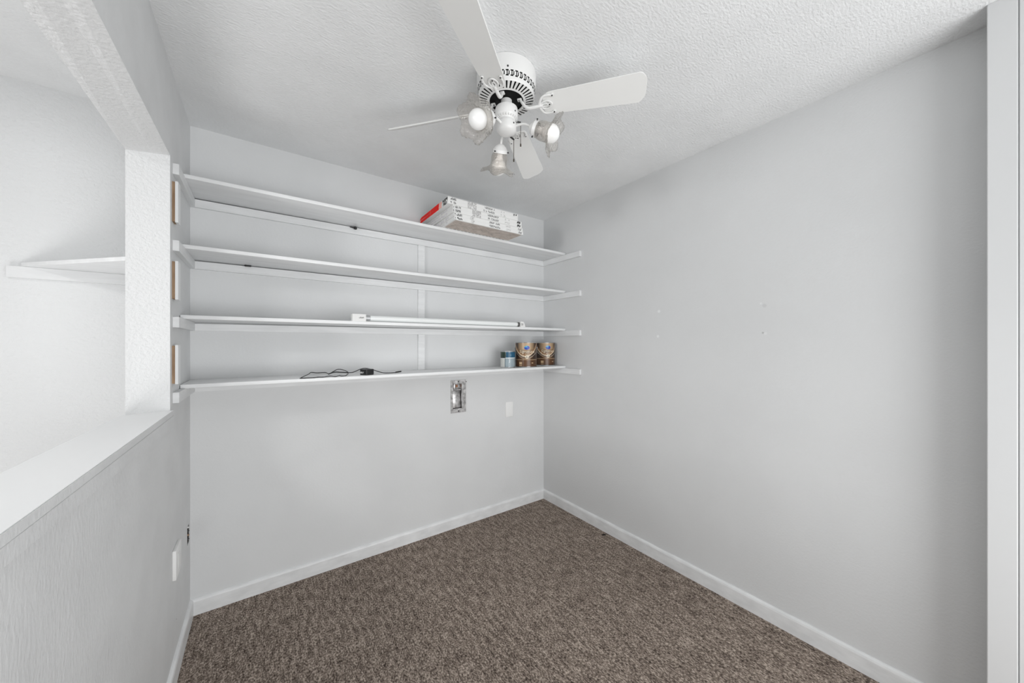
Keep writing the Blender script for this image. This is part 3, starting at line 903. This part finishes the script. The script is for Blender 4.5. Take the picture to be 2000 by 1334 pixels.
can('paint_can', 1.9310, 2.2310, 0.0828, 0.1915, 'brown labelled gallon paint can nearest the right wall', gallon_print, True, faz(1.931, 2.231)+0.25)

# ------------------------------------------------------------------ power adapter and its cable on the lowest shelf
zs4 = TOPS[3]+0.0003
t = thing('power_adapter', (0.50, 2.14, zs4), 'black plug-in power adapter with its cable in a loose loop', 'power adapter')
bm = new()
q = Matrix.Rotation(0.56, 4, 'Z')
ac = Vector((0.493, 2.128, zs4))
add_box(bm, (-0.028, -0.026, 0.0002), (0.028, 0.026, 0.0330), 0.004, 3)
for v in bm.verts: v.co = q @ v.co + ac
bd = obj('adapter_body', bm, M['rubber'], t, smooth=40)
bm = new()
fq = q.to_3x3()
marks(bm, ac+fq @ Vector((-0.0281, 0.021, 0.010)), fq @ Vector((0, -1, 0)), (0, 0, 1), fq @ Vector((-1, 0, 0)), 0.024, 0.008, 5, random.Random(5), 0.45)
obj('printing', bm, M['whiteink'], bd)
def cab(pts, r, name, m=M['rubber']):
    bm = new(); add_tube(bm, smooth_path(pts, 6), r, 8)
    return obj(name, bm, m, t, smooth=60)
cab([(0.4037, 2.17, 1.1898), (0.3808, 2.12, 1.1787), (0.3536, 2.1, 1.1787), (0.3461, 2.11, 1.1813), (0.3219, 2.085, 1.1787), (0.2987, 2.1, 1.1812), (0.2664, 2.09, 1.1787),
     (0.2403, 2.1, 1.1787), (0.2191, 2.08, 1.1787), (0.1698, 2.08, 1.1787), (0.1628, 2.1, 1.1787), (0.2092, 2.2, 1.1897), (0.2222, 2.23, 1.1958), (0.2533, 2.24, 1.1914),
     (0.2932, 2.23, 1.1919), (0.3069, 2.2, 1.186), (0.3309, 2.22, 1.1957), (0.3614, 2.24, 1.2067), (0.3925, 2.22, 1.1998), (0.4056, 2.18, 1.189)], 0.0022, 'cable')
cab([(0.302, 2.19, 1.1844), (0.3329, 2.19, 1.1944), (0.3707, 2.18, 1.1924), (0.4037, 2.17, 1.1898)], 0.0030, 'cable_wrap')
cab([(0.4037, 2.17, 1.1898), (0.4271, 2.17, 1.1913), (0.4641, 2.165, 1.2068), (0.4888, 2.16, 1.2121), (0.5155, 2.16, 1.2071), (0.5414, 2.16, 1.1988), (0.5971, 2.165, 1.18), (0.6709, 2.165, 1.1787)], 0.0023, 'cable')
cab([(0.6690, 2.165, 1.1803), (0.6866, 2.17, 1.1815), (0.705, 2.175, 1.1830)], 0.0040, 'barrel_plug')

# ------------------------------------------------------------------ wall plates and fixtures
def bw(x, z, d=0.0): return Vector((x, YB-d, z))
t = thing('recessed_fixture', (1.187, YB, 0.845), 'chrome recessed wall fixture with open pocket, under the lowest shelf', 'wall fixture')
bm = new(); d_ = 0.006
grid_wall(bm, lambda u, v, tt: Vector((u, tt, v)), [1.1265, FX0+0.002, FX1-0.002, 1.2485], [0.8460, FZ0+0.002, FZ1-0.002, 1.0870], {(1, 1)}, YB-d_, YB)
bmesh.ops.bevel(bm, geom=[e for e in bm.edges if e.is_manifold and e.calc_face_angle(0) > 1], offset=0.0016, segments=2, affect='EDGES')
obj('face_plate', bm, M['chrome'], t, smooth=40)
bm = new()      # the pocket: five sides in the wall
x0, x1, z0, z1, yb = FX0+0.002, FX1-0.002, FZ0+0.002, FZ1-0.002, YB+0.045
add_box(bm, (x0, yb, z0), (x1, yb+0.002, z1))
for lo, hi in (((x0-0.002, YB, z0), (x0, yb, z1)), ((x1, YB, z0), (x1+0.002, yb, z1)), ((x0, YB, z0-0.002), (x1, yb, z0)), ((x0, YB, z1), (x1, yb, z1+0.002))):
    add_box(bm, lo, hi)
obj('pocket', bm, M['chrome'], t)
bm = new()      # inner door / flap leaning in the pocket
for (xa, xb, za, zb_, ya, yb_) in ((x0+0.006, x1-0.004, z0+0.004, z0+0.128, YB+0.002, YB+0.005),):
    add_box(bm, (xa, ya, za), (xb, yb_, zb_), 0.002)
o = obj('flap', bm, M['chrome'], t, smooth=40)
for v in o.data.vertices:
    if v.co.z > 0.09: v.co.y += 0.012
bm = new(); add_box(bm, (x0+0.003, YB+0.002, z0+0.132), (x1-0.003, YB+0.010, z0+0.140), 0.0015)
obj('crossbar', bm, M['chrome'], t)
bm = new(); add_box(bm, (x0+0.004, YB-0.010, z1-0.042), (x0+0.020, YB+0.006, z1+0.001), 0.003)
obj('latch', bm, M['chrome'], t, smooth=40)
bm = new(); add_box(bm, (x0+0.034, YB+0.034, z1-0.034), (x1-0.012, YB+0.0445, z1-0.014), 0.002)
obj('terminal_block', bm, mat('copper_terminal', lin(170, 120, 90), 0.5, metal=0.3), t)
for xx, zz in ((1.187, 1.0748), (1.187, 0.8570)):
    bm = new(); add_lathe(bm, [(0.0045, 0), (0.0045, 0.001), (0, 0.0013)], bw(xx, zz, d_), (0, -1, 0), n=14)
    obj('screw', bm, M['black'], t)
bm = new(); add_lathe(bm, [(0.0042, 0), (0.0042, 0.001), (0, 0.0013)], bw(1.2530, 1.0700, 0), (0, -1, 0), n=14)
tag(obj('nail_hole', bm, M['black']), 'tiny dark screw head beside the chrome fixture', 'screw')

bm = new(); add_box(bm, (1.6130, YB-0.0055, 0.7580), (1.6870, YB, 0.8810), 0.0025, 3)
t = obj('blank_wall_plate', bm, M['plate'], smooth=40)
tag(t, 'white blank wall plate on the back wall near the corner', 'wall plate')
for zz in (0.787, 0.852):
    bm = new(); add_lathe(bm, [(0.0028, 0), (0.0026, 0.0008), (0, 0.001)], (1.650, YB-0.0055, zz), (0, -1, 0), n=12)
    obj('screw', bm, M['plate'], t)
# plate on the partition, standing slightly proud
bm = new(); add_box(bm, (XL, 1.918, 0.4080), (XL+0.0125, 2.0300, 0.5260), 0.0025, 3)
t = obj('outlet_cover_plate', bm, M['plate'], smooth=40)
tag(t, 'white cover plate standing proud on the partition wall', 'wall plate')
bm = new(); add_box(bm, (XL+0.0125, 1.957, 0.437), (XL+0.0140, 1.991, 0.497), 0.001)
obj('insert', bm, M['plate'], t)
# open outlet hole at the corner: metal box and wires
t = thing('open_outlet_box', (XL-0.02, (HY0+HY1)/2, HZ0), 'dark open outlet hole with wires in the partition near the corner', 'outlet box')
bm = new()
grid_wall(bm, lambda u, v, tt: Vector((tt, u, v)), [HY0+0.001, HY0+0.003, HY1-0.003, HY1-0.001], [HZ0+0.001, HZ0+0.003, HZ1-0.003, HZ1-0.001], {(1, 1)}, XL-0.002, XL-0.048)
obj('metal_box', bm, mat('dull_box_metal', (0.09, 0.085, 0.08, 1), 0.5, metal=0.6), t)
for zz, c in ((0.462, 'paper'), (0.445, 'rubber'), (0.425, 'rawwood'), (0.407, 'rubber')):
    bm = new()
    add_tube(bm, smooth_path([(XL-0.040, HY0+0.012, zz), (XL-0.006, HY0+0.02, zz+0.004), (XL-0.003, HY1-0.02, zz-0.002), (XL-0.040, HY1-0.010, zz+0.004)], 5), 0.004, 8)
    obj('wire', bm, M[c], t, smooth=60)

# ------------------------------------------------------------------ small leftovers
bm = new()
add_lathe(bm, [(0, -0.010), (0.006, -0.009), (0.0085, -0.003), (0.0085, 0.003), (0.006, 0.008), (0, 0.009)], (0.470, YB-CT-0.012, TOPS[0]-TH-0.0105), (1, 0, 0), n=16)
add_tube(bm, [(0.464, YB-CT-0.012, TOPS[0]-TH-0.011), (0.440, YB-CT-0.010, TOPS[0]-TH-0.008)], 0.003, 8)
tag(fuse(obj('black_clip', bm, M['rubber']), 0.0008), 'small black plastic clip stuck under the top shelf', 'clip')
bm = new()
add_box(bm, (-0.075, YB-CT-0.016, TOPS[1]-TH-0.0075), (-0.045, YB-CT-0.003, TOPS[1]-TH-0.0003), 0.003)
tag(obj('black_tab', bm, M['rubber'], smooth=50), 'small black tab stuck under the second shelf', 'clip')
bm = new()
q = Matrix.Rotation(-0.6, 4, 'Z')
add_box(bm, (-0.013, -0.004, 0), (0.013, 0.004, 0.006), 0.002)
for v in bm.verts: v.co = q @ v.co + Vector((1.972, 1.642, 0.0005))
tag(obj('debris_bit', bm, M['black']), 'tiny dark bit of debris on the carpet by the right baseboard', 'debris')
